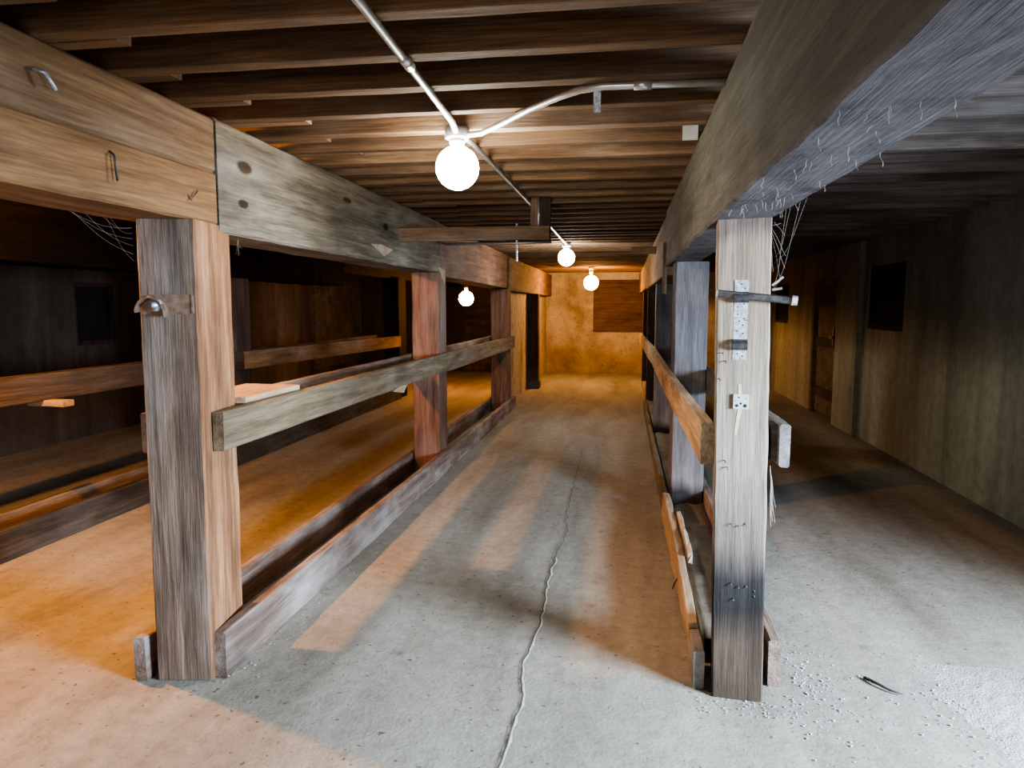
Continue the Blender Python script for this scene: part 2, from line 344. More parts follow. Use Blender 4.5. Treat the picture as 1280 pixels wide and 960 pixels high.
# rough broken patch of concrete in the right bay, standing a little proud
bm = bmesh.new(); N = 46; cx, cy = 2.0, 2.75
grid = {}
for j in range(N+1):
    for i in range(N+1):
        x = 1.10+1.5*i/N; y = 1.75+1.55*j/N
        lim = 1.22 + 0.06*(3.2-y) + 0.10*noise.noise(Vector((y*3, 0, 9)))
        edge = min(1.0, max(0.0, (x-lim)/0.16), max(0.0, (3.2-y)/0.2))
        inside = x > lim and y < 3.16+0.12*noise.noise(Vector((x*4, 5, 0)))
        hgt = 0.001+0.006*abs(noise.noise(Vector((x*18, y*18, 2))))+0.006*abs(noise.noise(Vector((x*45, y*45, 6))))
        grid[i,j] = (bm.verts.new((x, y, -0.004+(hgt+0.004)*edge if inside else -0.012)), inside)
for j in range(N):
    for i in range(N):
        q = [grid[i,j], grid[i+1,j], grid[i+1,j+1], grid[i,j+1]]
        if any(v[1] for v in q): bm.faces.new([v[0] for v in q])
for v in [v for v in bm.verts if not v.link_faces]: bm.verts.remove(v)
link('rough_patch', bm, M_PATCH, floor)

# ceiling boards over the joists
bm = bmesh.new(); x = XL-0.2
random.seed(3)
y = YB-0.2
while x < XR+0.3:
    w = 0.16+0.05*random.random(); dz = random.random()*0.006
    bm_box(bm, x, x+w-0.006, YB-0.2, YF+0.2, CEIL+dz, CEIL+0.05)
    x += w
bm_box(bm, XL-0.2, XR+1.4, YB-0.2, YF+0.2, CEIL+0.052, CEIL+0.09)
tag(link('ceiling', bm, W_CEIL), kind='structure')

# walls with their openings
def wall_x(name, mat, x0, x1, holes, y0=YB, y1=YF+0.15, z1=CEIL+0.05):
    """wall in the plane x; holes: (ya, yb, za, zb)"""
    bm = bmesh.new(); ys = y0
    for ya, yb, za, zb in sorted(holes):
        bm_box(bm, x0, x1, ys, ya, -0.02, z1)
        if za > 0: bm_box(bm, x0, x1, ya, yb, -0.02, za)
        bm_box(bm, x0, x1, ya, yb, zb, z1); ys = yb
    bm_box(bm, x0, x1, ys, y1, -0.02, z1)
    return tag(link(name, bm, mat), kind='structure')
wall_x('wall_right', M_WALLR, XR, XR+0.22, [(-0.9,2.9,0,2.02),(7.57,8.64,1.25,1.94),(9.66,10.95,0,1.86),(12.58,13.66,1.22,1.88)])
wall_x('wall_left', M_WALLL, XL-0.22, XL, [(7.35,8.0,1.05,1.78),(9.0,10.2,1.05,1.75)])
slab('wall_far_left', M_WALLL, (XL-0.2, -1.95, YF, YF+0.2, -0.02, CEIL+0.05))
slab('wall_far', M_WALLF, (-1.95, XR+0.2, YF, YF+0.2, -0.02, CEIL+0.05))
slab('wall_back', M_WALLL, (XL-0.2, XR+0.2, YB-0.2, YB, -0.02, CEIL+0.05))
slab('wall_partition', M_SOOT, (-1.95, -1.745, 10.62, YF, -0.02, 1.72))
# concrete pilaster where the right wall steps
slab('trim_1', M_WALLR, (XR-0.06, XR+0.01, 8.78, 9.62, 0, 2.24))

def window(n, x, d, ya, yb, za, zb):
    r = tag(empty('window_%d' % n, (x, (ya+yb)/2, za)), kind='structure')
    def p(name, mat, dims):
        o = box(name, mat, dims, r); o.matrix_parent_inverse = Matrix.Translation(-r.location); return o
    xb = x + d*0.045
    p('pane', M_DARKP, (min(xb,xb+d*0.02), max(xb,xb+d*0.02), ya, yb, za, zb))
    lo, hi = min(x+d*0.02, x+d*0.06), max(x+d*0.02, x+d*0.06)
    bm = bmesh.new(); t = 0.05
    bm_box(bm, lo, hi, ya, yb, za, za+t); bm_box(bm, lo, hi, ya, yb, zb-t, zb)
    bm_box(bm, lo, hi, ya, ya+t, za+t, zb-t); bm_box(bm, lo, hi, yb-t, yb, za+t, zb-t)
    o = link('window_frame', bm, W_DARK, r); o.matrix_parent_inverse = Matrix.Translation(-r.location)
window(1, XR, 1, 7.57, 8.64, 1.25, 1.94)
window(2, XR, 1, 12.58, 13.66, 1.22, 1.88)
window(3, XL, -1, 7.35, 8.0, 1.05, 1.78)
window(4, XL, -1, 9.0, 10.2, 1.05, 1.75)

# plank door in the right wall
door = tag(empty('door_1', (XR, 10.3, 0)), kind='structure')
def dpart(name, mat, bm, smooth=False):
    o = link(name, bm, mat, door, smooth); o.matrix_parent_inverse = Matrix.Translation(-door.location); return o
bm = bmesh.new(); yy = 9.78
while yy < 10.80:
    bm_box(bm, XR+0.03, XR+0.055, yy, min(yy+0.165, 10.84), 0.03, 1.76); yy += 0.172
dpart('door_boards', W_RAIL, bm)
bm = bmesh.new()
for z in (0.25, 0.95, 1.5): bm_box(bm, XR+0.005, XR+0.03, 9.80, 10.82, z, z+0.13)
dpart('door_ledges', W_DARK, bm)
bm = bmesh.new()
bm_box(bm, XR-0.02, XR+0.09, 9.66, 9.77, 0, 1.86); bm_box(bm, XR-0.02, XR+0.09, 10.85, 10.95, 0, 1.86); bm_box(bm, XR-0.02, XR+0.09, 9.77, 10.85, 1.77, 1.86)
dpart('door_frame', W_TAN, bm)
bm = bmesh.new()
bm_box(bm, XR-0.02, XR+0.03, 9.84, 9.90, 0.98, 1.22); bm_box(bm, XR-0.045, XR-0.02, 9.80, 9.98, 1.08, 1.12)
dpart('door_latch', M_IRON, bm)
bm = bmesh.new(); bm_box(bm, XR+0.08, XR+0.2, 9.66, 10.95, 0, 1.86); dpart('door_back', M_DARKP, bm)

# boarding on the far wall
def panel(name, mat, x0, x1, y0, y1, z0, z1, label, n, axis='x'):
    bm = bmesh.new(); a0, a1 = (x0, x1) if axis == 'x' else (y0, y1)
    for k in range(n):
        s = a0+(a1-a0)*k/n; e = a0+(a1-a0)*(k+1)/n-0.006; q = random.random()*0.008
        if axis == 'x': bm_box(bm, s, e, y0+q, y1, z0+random.random()*0.015, z1)
        else: bm_box(bm, x0, x1-q, s, e, z0, z1+random.random()*0.06)
    return tag(link(name, bm, mat), label, 'board panel')
panel('boarded_window', W_BOARD, -0.68, 0.42, YF-0.05, YF, 0.93, 2.09, 'brown board closing the window in the pale far wall of the aisle', 1)
panel('plank_cladding', W_DARK, -3.62, -1.97, YF-0.063, YF-0.003, 0.0, 2.22, 'dark brown boards covering the end wall behind the low orange lamp', 9)
panel('plank_partition', wood('grey_plank_wood', (0.035,0.034,0.032), (0.085,0.083,0.078), (0.17,0.165,0.155), dust_amt=0.15, rand=0.05), XL, XL+0.05, 13.7, 16.3, 0.25, 2.05, 'streaked upright grey planks against the dark left wall', 11, 'y')

# ------------------------------------------------------------------ timber frame: left row beside the aisle
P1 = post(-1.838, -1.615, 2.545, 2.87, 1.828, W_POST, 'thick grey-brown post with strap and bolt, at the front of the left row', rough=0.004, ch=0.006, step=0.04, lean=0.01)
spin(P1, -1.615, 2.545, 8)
post(-1.86, -1.625, 6.22, 6.52, 1.797, W_RED, 'reddish post in the left row, second from the front, crossed by the mid rail', rough=0.006)
post(-1.86, -1.625, 10.08, 10.4, 1.74, W_RED, 'reddish post of the left row at the corner of the sooty plaster wall', rough=0.006)
bp = post(-1.735, -1.54, 13.08, 13.30, 1.728, W_DARK, 'dark post against the sooty plaster wall, its foot in a black boot')
box('post_boot', M_IRON, (-1.742, -1.515, 13.05, 13.33, 0, 0.13), None, 0.01)
bt = bpy.data.objects['post_boot']; bt.parent = bp; bt.matrix_parent_inverse = bp.matrix_basis.inverted()

along('tie_beam', W_TAN, -1.91, -1.638, -3.6, 2.755, 2.035, 2.25, 'upper tan plank of the left beam in front of the strapped post', 'beam', 'beams on the post rows', rough=0.006, ch=0.012)
along('tie_beam', W_ORNG, -1.91, -1.633, -3.6, 2.75, 1.83, 2.03, 'lower orange-tan plank of the left beam in front of the strapped post', 'beam', 'beams on the post rows', rough=0.005)
b2 = along('tie_beam', W_GREY, -1.91, -1.635, 2.765, 6.36, 1.80, 2.25, 'grey weathered left beam with knots, between the first and second post', 'beam', 'beams on the post rows', rough=0.009, ch=0.012)
along('tie_beam', W_RED, -1.91, -1.64, 6.37, 10.22, 1.775, 2.24, 'reddish left beam between the second and third post', 'beam', 'beams on the post rows', dz=-0.02, rough=0.006)
along('tie_beam', W_TAN, -1.91, -1.62, 10.23, 16.3, 1.73, 2.20, 'bright lit tan beam above the sooty plaster wall', 'beam', 'beams on the post rows', rough=0.010)

def rail(*a, **k): return along('stall_rail', *a, 'rail', 'rails of the stall rows', **k)
rail(W_RAIL, -1.612, -1.567, 2.62, 6.38, 0.925, 1.082, 'front length of the aisle-side left mid rail, grey with a square cut end', rough=0.004, ch=0.004)
rail(W_RAIL, -1.616, -1.572, 6.39, 10.42, 0.91, 1.08, 'far length of the left mid rail on the aisle side, behind the second post', dz=-0.01, rough=0.004, ch=0.004)
rail(W_BASE, -1.925, -1.88, 2.62, 10.4, 0.91, 1.07, 'stall-side mid rail of the left row, its end peeping beside the strapped post', rough=0.004, ch=0.004)
rail(W_BASE, -1.618, -1.57, 2.57, 6.4, 0.0, 0.19, 'white-stained kickboard on the aisle side at the foot of the strapped post', rough=0.008, ch=0.005)
rail(W_BASE, -1.62, -1.575, 6.41, 10.55, 0.0, 0.17, 'far dark kickboard on the aisle side, beyond the second left post', rough=0.006, ch=0.005)
rail(W_BASE, -1.925, -1.878, 2.50, 10.6, 0.0, 0.175, 'pale-stained kickboard on the stall side of the left post row', rough=0.006, ch=0.005)
timber('loose_plank', W_RAILR, (-1.755, 2.872, 1.096), (-1.755, 3.40, 1.096), 0.29, 0.024, 'flat pale plank lying across the rails behind the strapped post', 'plank', rough=0.003, ch=0.003)

# far stall row on the left
post(-3.87, -3.64, 6.33, 6.65, 1.78, W_DARK, 'dark post of the far stall row half hidden behind the strapped post')
post(-3.88, -3.62, 11.35, 11.75, 1.945, W_VDARK, 'dark post of the far stall row at the end of its rail')
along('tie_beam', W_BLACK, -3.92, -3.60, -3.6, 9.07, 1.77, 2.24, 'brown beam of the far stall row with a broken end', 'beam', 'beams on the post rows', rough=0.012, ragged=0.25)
along('tie_beam', W_VDARK, -3.92, -3.72, 9.2, 16.3, 1.95, 2.24, 'dark beam of the far stall row past the broken end', 'beam', 'beams on the post rows')
rail(W_ROWB, -3.63, -3.585, -2.0, 6.4, 0.925, 1.09, 'front mid rail of the far stall row, seen in front of the strapped post', dz=-0.02, rough=0.006, ch=0.004)
rail(W_TAN, -3.63, -3.585, 6.42, 11.33, 0.90, 1.07, 'mid rail of the far stall row seen between the first two posts', dz=-0.05, rough=0.006, ch=0.004)
rail(W_DARK, -3.93, -3.885, -2.0, 11.3, 0.90, 1.05, 'outer mid rail on the far side of the far stall row', ch=0.004)
rail(W_ROWB, -3.63, -3.58, -2.0, 11.3, 0.0, 0.19, 'near kickboard of the far stall row on the orange floor', rough=0.006, ch=0.005)
rail(W_JOIST, -3.98, -3.93, -2.0, 11.3, 0.0, 0.17, 'outer kickboard on the far side of the far stall row', rough=0.006, ch=0.005)
timber('wood_block', W_RAILR, (-3.70, 4.02, 0.894), (-3.45, 4.02, 0.894), 0.09, 0.035, 'small pale wood block under the front rail of the far stall row', 'block', ch=0.003)

# ------------------------------------------------------------------ right row
R1 = post(0.36, 0.545, 2.73, 2.97, 1.813, W_PALE, 'pale post with galvanized latch at the front of the right row', rough=0.005, ch=0.006, step=0.06, lean=-0.03)
spin(R1, 0.36, 2.73, -6)
post(0.355, 0.58, 5.2, 5.48, 1.81, W_BLUE, 'blue-grey post in the right row just behind the latch post', rough=0.005)
post(0.355, 0.54, 8.2, 8.44, 1.75, W_BLUE, 'third blue-grey post in the right row from the camera')
post(0.355, 0.52, 11.0, 11.22, 1.74, W_DARK, 'dark fourth post in the right row from the camera')
post(0.36, 0.54, 13.9, 14.1, 1.778, W_DARK, 'dark last post in the right row before the far wall')
along('tie_beam', W_MOLD, 0.32, 0.525, -3.6, 5.87, 1.815, 2.245, 'thick dusty grey beam across the latch post', 'beam', 'beams on the post rows', rough=0.006, ch=0.010, step=0.05)
along('tie_beam', W_TAN, 0.325, 0.54, 5.88, 11.0, 1.755, 2.22, 'tan right beam between the second and fourth post', 'beam', 'beams on the post rows', rough=0.008)
along('tie_beam', W_TAN, 0.325, 0.54, 11.01, 16.3, 1.78, 2.20, 'far right beam running into the far wall beside the boarded window', 'beam', 'beams on the post rows', rough=0.008)
timber('wood_strip', W_RAIL, (0.315, 5.9, 1.6), (0.315, 5.9, 2.0), 0.03, 0.06, 'short upright wood strip hanging at the end of the dusty right beam', 'strip', ch=0.003)

rail(W_RAILR, 0.30, 0.345, 2.78, 8.1, 0.90, 1.06, 'front pale mid rail on the aisle side of the latch post', rough=0.004, ch=0.004, sag=0.02)
rail(W_RAILR, 0.30, 0.345, 8.12, 14.0, 0.88, 1.05, 'far pale mid rail of the right row running to the last post', dz=-0.06, rough=0.004, ch=0.004)
rail(W_GRAIL, 0.585, 0.622, 2.78, 13.9, 0.90, 1.06, 'grey mid rail on the right-bay side of the latch post', rough=0.004, ch=0.006)
timber('spacer_block', W_DARK, (0.562, 2.86, 0.985), (0.584, 2.86, 0.985), 0.10, 0.14, 'dark spacer block between the latch post and its outer rail', 'block', ch=0.004)
rail(W_GRAIL, 0.295, 0.335, 2.78, 2.98, 0.0, 0.15, 'short grey kickboard end beside the foot of the latch post', rough=0.004, ch=0.004)
rail(W_RAILR, 0.30, 0.335, 3.0, 5.15, 0.0, 0.17, 'warped pale kickboard on the aisle side behind the latch post', rough=0.010, ch=0.004, twist=0.15, sag=-0.02)
rail(W_RAIL, 0.30, 0.34, 5.17, 10.6, 0.0, 0.13, 'far brown kickboard along the right side of the aisle', rough=0.006, ch=0.004)
rail(W_BASE, 0.59, 0.632, 2.84, 13.9, 0.0, 0.19, 'kickboard on the right-bay side of the latch post', rough=0.006, ch=0.005)
# splintered strip nailed on the warped kickboard
timber('splintered_batten', W_RAILR, (0.366, 4.6, 0.17), (0.366, 3.75, 0.19), 0.02, 0.05, 'splintered thin batten behind the warped kickboard', 'batten', rough=0.012, ragged=0.1, ch=0.003)
tube('dry_twig', M_TWIG, [(0.28,3.78,0.006),(0.285,3.74,0.05),(0.30,3.70,0.10),(0.315,3.67,0.15)], 0.005, n=6, radii=[0.003,0.004,0.004,0.002])
tag(bpy.data.objects['dry_twig'], 'thin dry twig leaning on the warped kickboard', 'twig')
# dirt and broken concrete lying between the right kickboards
bm = bmesh.new(); N = 90; prev = None
for j in range(N+1):
    y = 3.02+(13.8-3.02)*j/N
    row = []
    for i in range(5):
        x = 0.362+(0.588-0.362)*i/4
        row.append(bm.verts.new((x, y, 0.085+0.03*noise.noise(Vector((x*9, y*2.2, 1)))+0.012*noise.noise(Vector((x*25, y*9, 1))))))
    row = [bm.verts.new((0.362, y, -0.005))]+row+[bm.verts.new((0.588, y, -0.005))]
    if prev:
        for i in range(6): bm.faces.new((prev[i], prev[i+1], row[i+1], row[i]))
    prev = row
tag(link('trim_2', bm, M_CURB, smooth=True), kind='structure')

# ------------------------------------------------------------------ joists
JB = 2.25; JH = CEIL-JB-0.004
meshes = {}
def joist(x0, x1, yc, th, label, group, mat=W_JOIST, z0=JB):
    timber('ceiling_joist', mat, (x0, yc, z0+JH/2), (x1, yc, z0+JH/2), th, JH, label, 'joist', group, rough=0.0035, ch=0.003, step=0.16)
ORD = ['first','second','third','fourth','fifth','sixth','seventh','eighth','ninth','tenth','eleventh','twelfth','thirteenth','fourteenth']
k = 0; y = 1.24
while y < YF-0.1:
    j = y+0.03; n = k-1
    if n < 0: la = 'brown joist overhead crossing the aisle, cut by the top edge of the picture'
    elif n < 4: la = '%s whole brown joist across the aisle, in front of the big white lamp' % ORD[n]
    elif n < 14: la = '%s joist across the aisle behind the big white lamp, before the hanging board' % ORD[n-4]
    else: la = 'dim joist across the aisle beyond the hanging cross board'
    joist(-1.94+random.uniform(-.05,.05), 0.60+random.uniform(-.02,.03), j, 0.062+random.uniform(-.006,.006), la, 'joists across the aisle')
    # the left bay's joists lap past the beam on the far side of these
    ex = -1.36+random.uniform(-.16,.12)
    if n < 0: lb = 'left-bay joist end lapping beside the topmost aisle joist'
    elif n < 6: lb = '%s lapped joist end above the tan left beam, counted from the camera' % ORD[n]
    else: lb = 'dark joist end lapping over the left beam beyond the strapped post'
    joist(-3.95, ex, j+0.066, 0.06, lb, 'joists over the left bay')
    if y > 2.3:
        if y < 5: lc = '%s grey-brown joist over the right bay beside the dusty beam' % ORD[min(13,int((y-2.3)/0.31))]
        else: lc = 'shadowed joist over the right bay beyond the latch post'
        joist(0.36, XR-0.002, j+0.066+random.uniform(-.005,.005), 0.06, lc, 'joists over the right bay', W_JOISTG)
    y += 0.312; k += 1

# ------------------------------------------------------------------ lamps
def lamp(loc, top, r, col, power, label, pendant=False):
    """loc: centre of the bulb; top: height of the fixing"""
    x, y, z = loc
    t = tag(empty('ceiling_lamp', (x, y, top)), label, 'lamp', 'bare bulbs under the joists')
    inv = Matrix.Translation(-t.location)
    def p(o): o.matrix_parent_inverse = inv; return o
    if not pendant:
        p(lathe('junction_box', M_BOX, [(0,0),(0.052,0),(0.054,-0.006),(0.054,-0.04),(0.05,-0.046),(0,-0.046)], (x, y, top), t, 8))
        zt = top-0.046
    else:
        p(tube('cord', M_IRON, [(x,y,top),(x,y,z+r+0.06)], 0.005, t, 8)); zt = z+r+0.08
    hs = max(0.03, zt-(z+r*0.92))
    p(lathe('lamp_socket', M_WHITE, [(0,hs),(0.03,hs),(0.034,hs*0.6),(0.030,hs*0.3),(0.027,0),(0,0)], (x, y, z+r*0.92), t, 20))
    L = power/(4*math.pi**2*r*r)
    prof = [(0.0,-r)]+[(r*math.sin(a), -r*math.cos(a)) for a in [math.pi*q/12 for q in range(1,11)]]+[(0.026,r*0.97),(0,r*0.98)]
    p(lathe('bulb', emis('bulb_glow', col, L), prof, (x, y, z), t, 24))
    return t
WARM = (1.0, 0.42, 0.105)
lamp((-0.71,3.07,2.085), JB, 0.092, (1.0,0.96,0.86), 38, 'big white glowing bulb under the joists in the middle of the aisle')
lamp((-0.69,8.71,2.08), JB, 0.10, (1.0,0.97,0.90), 45, 'small white bulb farther down the aisle, at the end of the conduit')
lamp((-0.63,14.0,1.95), JB, 0.14, (1.0,0.48,0.15), 190, 'orange bulb nearest the far wall of the aisle')
lamp((-2.75,12.5,1.64), JB, 0.13, WARM, 140, 'orange bulb hanging low in the left stall bay', True)
lamp((-2.88,2.90,2.125), JB, 0.038, WARM, 300, 'orange bulb over the near left stall bay behind the tan beam')

# conduit along the aisle, fixed under the joists
cz = JB-0.012
c = tube('conduit', M_EMT, [(-0.64,0.6,cz),(-0.65,1.78,cz),(-0.675,2.45,cz),(-0.69,2.9,cz-0.005),(-0.705,3.02,cz-0.012)], 0.0125, n=12)
tag(c, 'steel conduit running from the top edge to the big white bulb', 'conduit', 'steel conduits under the joists')
o = tube('coupling', M_EMT, [(-0.664,2.17,cz),(-0.667,2.25,cz)], 0.017, c, 12)
c = tube('conduit', M_EMT, [(-0.70,3.12,cz-0.012),(-0.695,3.3,cz),(-0.685,5.2,cz),(-0.69,8.0,cz),(-0.69,8.66,cz)], 0.0115, n=12)
tag(c, 'steel conduit running from the big white bulb to the small white bulb', 'conduit', 'steel conduits under the joists')
pts = [(-0.66,3.06,cz-0.02),(-0.60,3.04,cz-0.02),(-0.5,2.94,cz-0.012),(-0.36,2.78,cz),(-0.24,2.64,cz),(-0.16,2.565,cz),(-0.08,2.54,cz),(0.06,2.545,cz),(0.36,2.555,cz)]
c = tube('conduit', M_EMT, pts, 0.0125, n=12)
tag(c, 'bent steel conduit branching from the big white bulb to the dusty right beam', 'conduit', 'steel conduits under the joists')
tube('coupling', M_EMT, [(0.02,2.543,cz),(0.08,2.546,cz)], 0.016, c, 12)
o = box('conduit_strap', M_GALV, (-0.115,-0.09,2.575,2.578,cz-0.075,cz+0.02), c)

# hanging cross board with its two hangers
h = tag(empty('hanging_board_frame', (-0.6, 5.2, JB)), 'dark cross board hung under the joists from two short uprights', 'board frame')
timber('cross_board', W_JOIST, (-1.655,5.17,2.02), (-0.53,5.17,2.02), 0.04, 0.095, parent=h, rough=0.005, ch=0.004)
timber('hanger', W_RED, (-0.645,5.215,1.985), (-0.645,5.215,2.33), 0.05, 0.04, parent=h, ch=0.004)
timber('hanger', W_DARK, (-0.565,5.215,1.975), (-0.565,5.215,2.30), 0.075, 0.035, parent=h, ch=0.004)
o = tube('hanger_rod', M_EMT, [(-0.612,5.19,1.99),(-0.612,5.19,2.30)], 0.007, h, 8); o.matrix_parent_inverse = Matrix.Translation(-h.location)
c = tube('thin_pipe', M_EMT, [(-1.655,6.6,2.075),(-1.0,6.6,2.075),(-0.66,6.6,2.08)], 0.013, n=10)
tag(c, 'thin pale pipe running crosswise behind the hanging board', 'pipe')
box('pipe_strap', M_GALV, (-0.985,-0.97,6.59,6.61,1.91,2.26), c)
timber('board_scrap', W_RAILR, (0.07,8.0,2.10), (0.34,8.0,2.10), 0.03, 0.075, 'pale short board nailed to the right beam near the small white bulb', 'board', ch=0.003)

# white plate on a joist
o = box('white_plate', M_WHITE, (0.248,0.315,3.412,3.424,2.243,2.312)); tag(o, 'small white square plate on a joist beside the dusty right beam', 'plate')

# ------------------------------------------------------------------ ironwork on the front posts
# left post: flat strap bent back, curled washer, bolt
s = tag(empty('strap_bracket', (-1.615, 2.545, 1.5)), 'rusty strap bracket with bolt and curled washer on the left front post', 'bracket')
inv = Matrix.Translation(-s.location)
def sp(o): o.matrix_parent_inverse = inv; return o
fy = 2.545
sp(box('strap', M_RUST, (-1.822,-1.628,fy-0.006,fy,1.470,1.545), s, 0.0015))
sp(box('strap_end', M_RUST, (-1.628,-1.620,fy-0.010,fy+0.001,1.473,1.543), s, 0.001))
bm = bmesh.new()
prev = None
for q in range(15):
    t = q/14; a = math.pi*(0.95-0.98*t); x = -1.775+0.055*math.cos(a); z = 1.475+0.066*math.sin(a)
    r0 = [bm.verts.new((x, fy-0.007, z)), bm.verts.new((x, fy-0.045, z-0.004)), bm.verts.new((x*1.0+0.004, fy-0.045, z-0.010)), bm.verts.new((x+0.004, fy-0.007, z-0.006))]
    if prev:
        for i in range(4): bm.faces.new((prev[i], prev[(i+1)%4], r0[(i+1)%4], r0[i]))
    else: bm.faces.new(r0)
    prev = r0
bm.faces.new(prev[::-1])
sp(link('curled_washer', bm, M_RUST, s))
bm = bmesh.new(); bm_lathe(bm, [(0,0.05),(0.010,0.05),(0.010,0.032),(0.023,0.030),(0.023,0.012),(0.016,0.001),(0,-0.001)][::-1], (0,0,0), 16)
bmesh.ops.rotate(bm, cent=(0,0,0), matrix=Matrix.Rotation(math.pi/2, 3, 'X'), verts=bm.verts[:])
bmesh.ops.translate(bm, vec=(-1.752, fy-0.006, 1.505), verts=bm.verts[:])
sp(link('bolt', bm, M_GALV, s, True))
s.rotation_euler.z = math.radians(8)

# right post: galvanised strap with two hoops, and the bar through the upper hoop
ry = 2.731
lt = tag(empty('latch_strap', (0.36, 2.73, 1.4)), 'galvanized upright strap with two dark hoops on the right front post', 'latch')
inv2 = Matrix.Translation(-lt.location)
def lp(o): o.matrix_parent_inverse = inv2; return o
ZT, ZB = 1.595, 1.305; xc = 0.420
def zpx(py): return ZT-(py-350)/(448-350)*(ZT-ZB)
lp(box('strap', M_GALV, (xc-0.025,xc+0.025,ry-0.004,ry,ZB,ZT), lt, 0.0015))
for pz in (371, 429):
    z = zpx(pz); bm = bmesh.new(); prev = None
    for q in range(13):
        a = math.pi*q/12; yy = ry-0.004-0.028*math.sin(a); zz = z+0.020*math.cos(a)
        y2 = ry-0.004-0.022*math.sin(a); z2 = z+0.014*math.cos(a)
        r0 = [bm.verts.new((xc-0.026, yy, zz)), bm.verts.new((xc+0.026, yy, zz)), bm.verts.new((xc+0.026, y2, z2)), bm.verts.new((xc-0.026, y2, z2))]
        if prev:
            for i in range(4): bm.faces.new((prev[i], prev[(i+1)%4], r0[(i+1)%4], r0[i]))
        else: bm.faces.new(r0)
        prev = r0
    bm.faces.new(prev[::-1]); lp(link('hoop', bm, M_IRON, lt, False))
bm = bmesh.new()
for px_, pz in ((-.012,383),(.010,379),(-.010,392),(.012,397),(-.004,400),(.008,405),(-.012,412),(.010,415),(.0,355),(.012,360),(-.008,440),(.01,443)):
    c0 = Vector((xc+px_, ry-0.0046, zpx(pz))); bm.faces.new([bm.verts.new(c0+Vector((0.003*math.cos(2*math.pi*q/8),0,0.003*math.sin(2*math.pi*q/8)))) for q in range(8)])
lp(link('strap_holes', bm, M_HOLE, lt))
bar = tag(empty('latch_bar', (0.36, 2.73, 1.54)), 'dark iron bar with pale cut end pushed through the upper hoop', 'bar')
a, b = Vector((0.338, ry-0.016, 1.547)), Vector((0.602, ry-0.026, 1.520))
o = timber('rod', M_IRON, a, b, 0.014, 0.026, parent=bar, rough=0.001, ch=0.004)
o = timber('flared_end', M_EMT, b-(b-a).normalized()*0.012, b+(b-a).normalized()*0.006, 0.026, 0.033, parent=bar, rough=0.001, ch=0.006)
o = timber('flat_tip', M_GALV, a-Vector((0.006,0,0)), a+Vector((0.045,-0.003,-0.005)), 0.008, 0.026, parent=bar, rough=0.0005, ch=0.003)

# square plate with holes, and the tape behind it
pl = tag(empty('square_plate', (0.36,2.73,1.12)), 'small white square plate with holes low on the right front post', 'plate')
inv3 = Matrix.Translation(-pl.location)
def pp(o): o.matrix_parent_inverse = inv3; return o
pp(box('plate_face', M_WHITE, (0.402,0.458,ry-0.011,ry+0.001,1.125,1.180), pl, 0.002))
bm = bmesh.new()
for px_, pz, rr in ((0.441,1.108,0.006),(0.470,1.108,0.007),(0.455,1.116,0.004),(0.448,1.138,0.003),(0.473,1.134,0.002),(0.436,1.125,0.002)):
    bm.faces.new([bm.verts.new((px_-0.025+rr*math.cos(2*math.pi*q/10), ry-0.0116, pz+0.03+rr*math.sin(2*math.pi*q/10))) for q in range(10)])
pp(link('plate_holes', bm, M_HOLE, pl))
for e_ in (lt, bar, pl): e_.rotation_euler.z = math.radians(-6)
bm = bmesh.new()
v = [bm.verts.new(p) for p in ((0.420,ry-0.003,1.215),(0.430,ry-0.003,1.220),(0.436,ry-0.003,1.13),(0.420,ry-0.003,1.025),(0.410,ry-0.003,1.03),(0.421,ry-0.003,1.13))]
bm.faces.new(v); o = link('tape_strip', bm, M_TAPE); spin(o, 0.36, 2.73, -6); tag(o, 'torn yellowish tape strip behind the small square plate on the right post', 'tape')

# nails in the right post and old bent nails in the left beam
def nail(pts, r, label, grp, mat=M_IRON):
    tag(tube('bent_nail', mat, pts, r, n=6), label, 'nail', grp)
for (x, z) in ((0.38,1.33),(0.392,1.30),(0.372,1.235),(0.40,0.93),(0.408,0.905),(0.43,0.69),(0.455,0.685),(0.48,0.695),(0.435,0.46),(0.462,0.45),(0.49,0.455),(0.52,0.44),(0.445,0.40),(0.52,0.42)):
    nail([(x-0.02,2.73,z),(x-0.02,2.716,z),(x-0.018,2.711,z-0.007)], 0.002, 'tiny bent nail stuck in the pale right front post', 'nails in the right front post')
nail([(-1.642,1.86,2.16),(-1.61,1.87,2.15),(-1.605,1.90,2.11)], 0.006, 'stub of a nail near the top of the upper tan plank', 'nails in the left beam', M_GALV)
nail([(-1.64,2.14,2.0),(-1.615,2.14,1.98),(-1.612,2.145,1.90)], 0.004, 'long bent nail hanging on the lower orange-tan plank', 'nails in the left beam')
nail([(-1.64,2.55,1.93),(-1.62,2.56,1.90),(-1.618,2.60,1.94)], 0.003, 'hooked nail on the orange-tan plank next to the strapped post', 'nails in the left beam')
